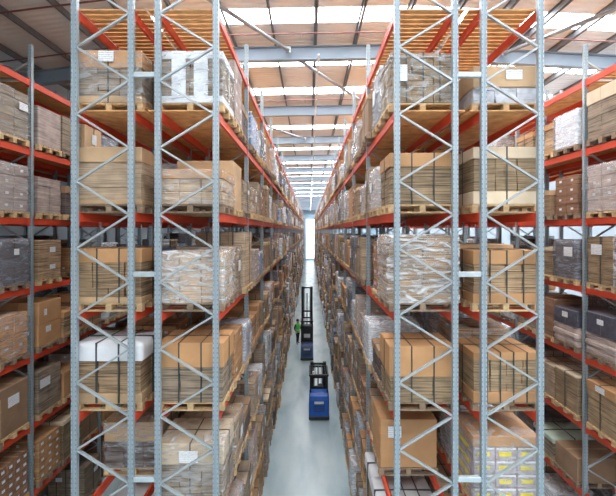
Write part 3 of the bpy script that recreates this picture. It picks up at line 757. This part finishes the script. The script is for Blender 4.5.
def lamp(x, y, z, lx, ly, lab):
    e = empty('ceiling_lamp', (x, y, z))
    a = MB(); a.cbox(-lx/2, lx/2, -ly/2, ly/2, 0, .07, 'truck_grey', .01); a.build('housing', e)
    a = MB(); a.box(-lx/2+.01, lx/2-.01, -ly/2+.01, ly/2-.01, -.02, -.001, 'lamp_glow'); a.build('diffuser', e)
    a = MB()
    for s in (-1, 1): a.tube((0, s*ly*.4, .07), (0, s*ly*.4, roof_z(x)-z-.02), .006, 'bolt_steel', 6)
    a.build('hanger', e)
    tag(e, lab, 'ceiling lamp', 'hanging lamps')
    return e
i = 0; y = 39.
while y < YE-3:
    lamp(.30, y, HC+5.45, .14, 2.4, f'long white hanging lamp over the far aisle, {ORD[i]} of the line'); i += 1; y += 5.56
b = MB(); b.box(.27, .33, 11., 92., HC+5.60, HC+5.66, 'badge')
tag(b.build('lighting_trunking'), 'thin pale lighting trunking running along the roof above the main aisle', 'trunking')
def area(x, y, z, sx, sy, p, rx=0.):  # fill light added out of view to brighten the near racks
    d_ = bpy.data.lights.new('fill_light', 'AREA'); d_.shape = 'RECTANGLE'; d_.size = sx; d_.size_y = sy; d_.energy = p; d_.color = (1, .98, .95)
    o = bpy.data.objects.new('fill_light', d_); C.objects.link(o); o.location = (x, y, z); o.rotation_euler.x = rx; return o
i = 0
for x in (-10, -5.4, 0, 5.4, 10):  # unseen lamp grid added behind the camera to light the rack fronts
    for y in (-5.5, -1.5):
        lamp(x, y, HC+4.3, .6, 2.2, f'added white fill lamp over the cross aisle behind the viewpoint, {ORD[i]} in the grid'); i += 1
        area(x, y, HC+4.2, .9, 2.2, 34, math.radians(25))

# ---------------------------------------------------------------- trucks
def truck(loc, mast_h, lab, guard=2.15, blue_h=1.28, wide=.86, cab=False, paint='truck_blue'):
    e = empty('reach_truck', loc); w = wide/2
    b = MB()   # rear body, a rounded prism in side profile (y back -> front)
    pro = [(0,.10),(0,blue_h*.80),(.06,blue_h*.93),(.20,blue_h),(.62,blue_h),(.70,blue_h*.72),(.95,.55),(1.35,.50),(1.35,.10)]
    n = len(pro); vs = []
    xs = [(-w, .05), (-w+.05, 0), (w-.05, 0), (w, .05)]
    for X, ins in xs:
        for (yy, zz) in pro: vs.append((X, yy+ins*(1 if yy < .5 else -1), zz-(ins*.6 if zz > .2 else 0)))
    fs = []
    for a in range(3):
        for i in range(n):
            j = (i+1) % n; fs.append((a*n+i, (a+1)*n+i, (a+1)*n+j, a*n+j))
    fs += [tuple(range(n)), tuple(range(3*n, 4*n))[::-1]]
    b.add(vs, fs, paint); b.build('chassis', e)
    b = MB(); b.cbox(-w-.01, w+.01, -.02, 1.3, .05, .2, 'truck_black', .02); b.build('bumper_skirt', e)
    b = MB(); b.box(-.2, .2, -.006, -.001, blue_h*.66, blue_h*.76, 'badge'); b.build('badge', e)['label'] = 'pale badge strip'
    b = MB()
    for i in range(4): b.box(-.25, .25, -.008, 0, .42+i*.09, .45+i*.09, 'truck_black')
    b.build('vent_grille', e)
    b = MB(); b.cbox(-.26, .2, .66, 1.1, .56, .70, 'truck_seat', .03); b.cbox(-.26, .2, .66, .76, .70, 1.2, 'truck_seat', .03); b.build('seat', e)
    b = MB(); b.tube((.1, 1.25, .5), (.1, 1.12, 1.0), .02, 'truck_black'); b.tube((.1, 1.13, .98), (.1, 1.11, 1.01), .14, 'truck_black', 14); b.build('steering_wheel', e)
    g = MB()
    for (x, y) in ((-w+.06, .28), (w-.06, .28), (-w+.06, 1.35), (w-.06, 1.35)):
        g.bar((x, y, (blue_h-.03) if y < 1 else .5), (x, y+(.06 if y < 1 else -.06), guard-.02), .06, .06, 'truck_black', (0, 1, 0))
    g.cbox(-w, w, .26, .34, guard-.08, guard, 'truck_black', .01); g.cbox(-w, w, 1.28, 1.36, guard-.08, guard, 'truck_black', .01)
    g.cbox(-w, -w+.07, .34, 1.28, guard-.08, guard, 'truck_black', .01); g.cbox(w-.07, w, .34, 1.28, guard-.08, guard, 'truck_black', .01)
    for i in range(5): x = -w+.14+i*(2*w-.28)/4; g.box(x-.012, x+.012, .34, 1.28, guard-.05, guard-.02, 'truck_black')
    if cab:
        c = MB(); c.cbox(-w, w, .72, 1.3, .5, 2.0, 'truck_black', .03); c.box(-.2, .2, .712, .719, 1.25, 1.5, 'badge'); c.build('operator_cab', e)
    go = g.build('overhead_guard', e)
    b = MB(); b.tube((-w+.2, .36, guard), (-w+.2, .36, guard+.12), .05, 'badge', 12); b.build('beacon', go)
    m = MB()
    for s in (-1, 1):
        m.box(s*.30-.075, s*.30+.075, 1.42, 1.58, .06, mast_h, 'truck_black'); m.box(s*.20-.03, s*.20+.03, 1.50, 1.62, .06, mast_h-.06, 'truck_grey')
    for z in (mast_h-.12, mast_h*.62, mast_h*.38, .3): m.box(-.3, .3, 1.44, 1.5, z, z+.09, 'truck_black')
    mo = m.build('mast', e)
    b = MB(); b.tube((0, 1.54, .2), (0, 1.54, mast_h*.9), .035, 'truck_grey'); b.build('lift_cylinder', mo)
    for s in (-1, 1):
        b = MB(); b.box(s*.22-.05, s*.22+.05, 1.66, 1.70, .10, .62, 'truck_grey'); b.box(s*.22-.05, s*.22+.05, 1.70, 2.75, .10, .14, 'truck_grey'); b.build('fork', e)
        b = MB(); b.box(s*(w-.1)-.07, s*(w-.1)+.07, 1.35, 2.5, .12, .26, 'truck_blue'); b.build('outrigger', e)
        b = MB(); b.tube((s*(w-.16), 2.35, .125), (s*(w-.03), 2.35, .125), .124, 'tyre', 16); b.build('wheel', e)
    b = MB(); b.tube((-.1, .35, .15), (.1, .35, .15), .149, 'tyre', 16); b.build('wheel', e)
    tag(e, lab, 'reach truck', 'blue trucks in the aisle')
    return e
truck((.42, 14.85, 0), 1.98, 'nearer blue reach truck driving down the main aisle, rear towards us', 1.88, 1.10)
truck((-.15, 21.7, 0), 4.45, 'further blue reach truck with tall black mast beside the green-vested worker', 2.45, 1.02, .80, True, 'truck_navy')

# ---------------------------------------------------------------- worker
def person(loc, rot):
    J = {'pel': ((0,0,.95), .15), 'sp': ((0,.0,1.15), .13), 'ch': ((0,.0,1.33), .155), 'nk': ((0,.0,1.50), .06), 'hd': ((0,-.02,1.62), .095), 'hd2': ((0,-.02,1.70), .085)}
    E = [('pel','sp'),('sp','ch'),('ch','nk'),('nk','hd'),('hd','hd2')]
    for s, n in ((-1,'l'), (1,'r')):
        st = .06*s
        J.update({'hip'+n: ((s*.10,0,.88), .095), 'kn'+n: ((s*.11,-.02+st,.50), .062), 'an'+n: ((s*.12,.03+st*1.5,.09), .042), 'to'+n: ((s*.13,-.12+st*1.5,.045), .036),
                  'sh'+n: ((s*.20,0,1.42), .062), 'el'+n: ((s*.27,.03,1.14), .045), 'wr'+n: ((s*.25,-.12,.93), .030), 'pa'+n: ((s*.245,-.16,.88), .030)})
        E += [('pel','hip'+n),('hip'+n,'kn'+n),('kn'+n,'an'+n),('an'+n,'to'+n),('ch','sh'+n),('sh'+n,'el'+n),('el'+n,'wr'+n),('wr'+n,'pa'+n)]
        for f, (dx, dy, dz, ln) in enumerate(((-.020,-.02,-.06,1.),( -.007,-.02,-.075,1.),(.007,-.02,-.07,1.),(.020,-.015,-.055,1.))):
            J[f'f{f}{n}'] = ((s*(.245+dx), -.16+dy, .88+dz), .009); E.append(('pa'+n, f'f{f}{n}'))
        J['th'+n] = ((s*.205, -.185, .86), .010); E.append(('pa'+n, 'th'+n))
    names = list(J); me = bpy.data.meshes.new('person'); me.from_pydata([J[n][0] for n in names], [(names.index(a), names.index(b)) for a, b in E], [])
    o = bpy.data.objects.new('person', me); C.objects.link(o); o.location = loc; o.rotation_euler.z = rot
    me.materials.append(MATS['trouser_navy'])
    bpy.context.view_layer.objects.active = o; o.select_set(True)
    md = o.modifiers.new('skin', 'SKIN'); 
    for i, n in enumerate(names):
        me.skin_vertices[0].data[i].radius = (J[n][1], J[n][1]); me.skin_vertices[0].data[i].use_root = (n == 'pel')
    o.modifiers.new('sub', 'SUBSURF').levels = 2; o.modifiers['sub'].render_levels = 2
    dg = bpy.context.evaluated_depsgraph_get(); ev = o.evaluated_get(dg); m2 = bpy.data.meshes.new_from_object(ev)
    o.modifiers.clear(); o.data = m2
    m2.materials.clear()
    for k in ('trouser_navy', 'skin', 'truck_black'): m2.materials.append(MATS[k])
    for p in m2.polygons:
        c = p.center; p.use_smooth = True
        p.material_index = 1 if (c.z > 1.50 or (abs(c.x) > .19 and c.z < 1.0 and c.z > .75)) else (2 if c.z < .11 else 0)
    # vest
    def ringshell(levels, m, name, cap=False):
        b = MB(); n = 20; vs = []; fs = []
        for (z, rx, ry, cy) in levels:
            for i in range(n): t = 2*math.pi*i/n; vs.append((rx*math.cos(t), cy+ry*math.sin(t), z))
        for k in range(len(levels)-1):
            for i in range(n): j = (i+1) % n; fs.append((k*n+i, k*n+j, (k+1)*n+j, (k+1)*n+i))
        if cap: fs.append(tuple((len(levels)-1)*n+i for i in range(n)))
        b.add(vs, fs, m, True); return b.build(name, o)
    v = ringshell([(.86,.185,.16,0),(1.0,.18,.165,0),(1.2,.19,.165,0),(1.36,.225,.175,0),(1.45,.215,.14,0),(1.50,.12,.09,0)], 'vest_green', 'safety_vest')
    b = MB()
    ringshell([(1.02,.186,.171,0),(1.08,.189,.172,0)], 'badge', 'reflective_band')
    h = ringshell([(1.66,.094,.104,0.0),(1.72,.102,.112,0.005),(1.77,.092,.10,0.01),(1.80,.06,.065,.01),(1.812,.01,.01,.01)], 'hair', 'hair', True)
    b = MB()
    for s in (-1, 1): b.tube((s*.034, -.112, 1.665), (s*.034, -.122, 1.665), .011, 'hair', 8)
    b.tube((0, -.105, 1.655), (0, -.14, 1.63), .012, 'skin', 8, .016); b.box(-.028, .028, -.118, -.108, 1.585, 1.592, 'pipe_red')
    for s in (-1, 1): b.cbox(s*.096-.008, s*.096+.008, -.03, .015, 1.62, 1.68, 'skin', .005)
    b.build('face', o)
    tag(o, 'person in bright green safety vest and dark trousers standing beside the further truck', 'person')
    return o
person((-.84, 25.0, 0.), .7)

# ---------------------------------------------------------------- world, camera, view
w = bpy.data.worlds.new('World'); S.world = w; w.use_nodes = True
bg = w.node_tree.nodes['Background']; bg.inputs[0].default_value = (.92, .96, 1, 1); bg.inputs[1].default_value = .36
cam = bpy.data.cameras.new('Camera'); co = bpy.data.objects.new('Camera', cam); C.objects.link(co)
co.location = (0, 0, HC); co.rotation_euler = (math.pi/2, 0, 0)
cam.sensor_width = 36; cam.sensor_fit = 'HORIZONTAL'; cam.lens = 36*F/616
cam.shift_x = (308-VX)/616; cam.shift_y = -(248-VY)/616
cam.clip_end = 300; S.camera = co
S.view_settings.view_transform = 'Standard'; S.view_settings.look = 'None'; S.view_settings.gamma = 1; S.view_settings.exposure = .45
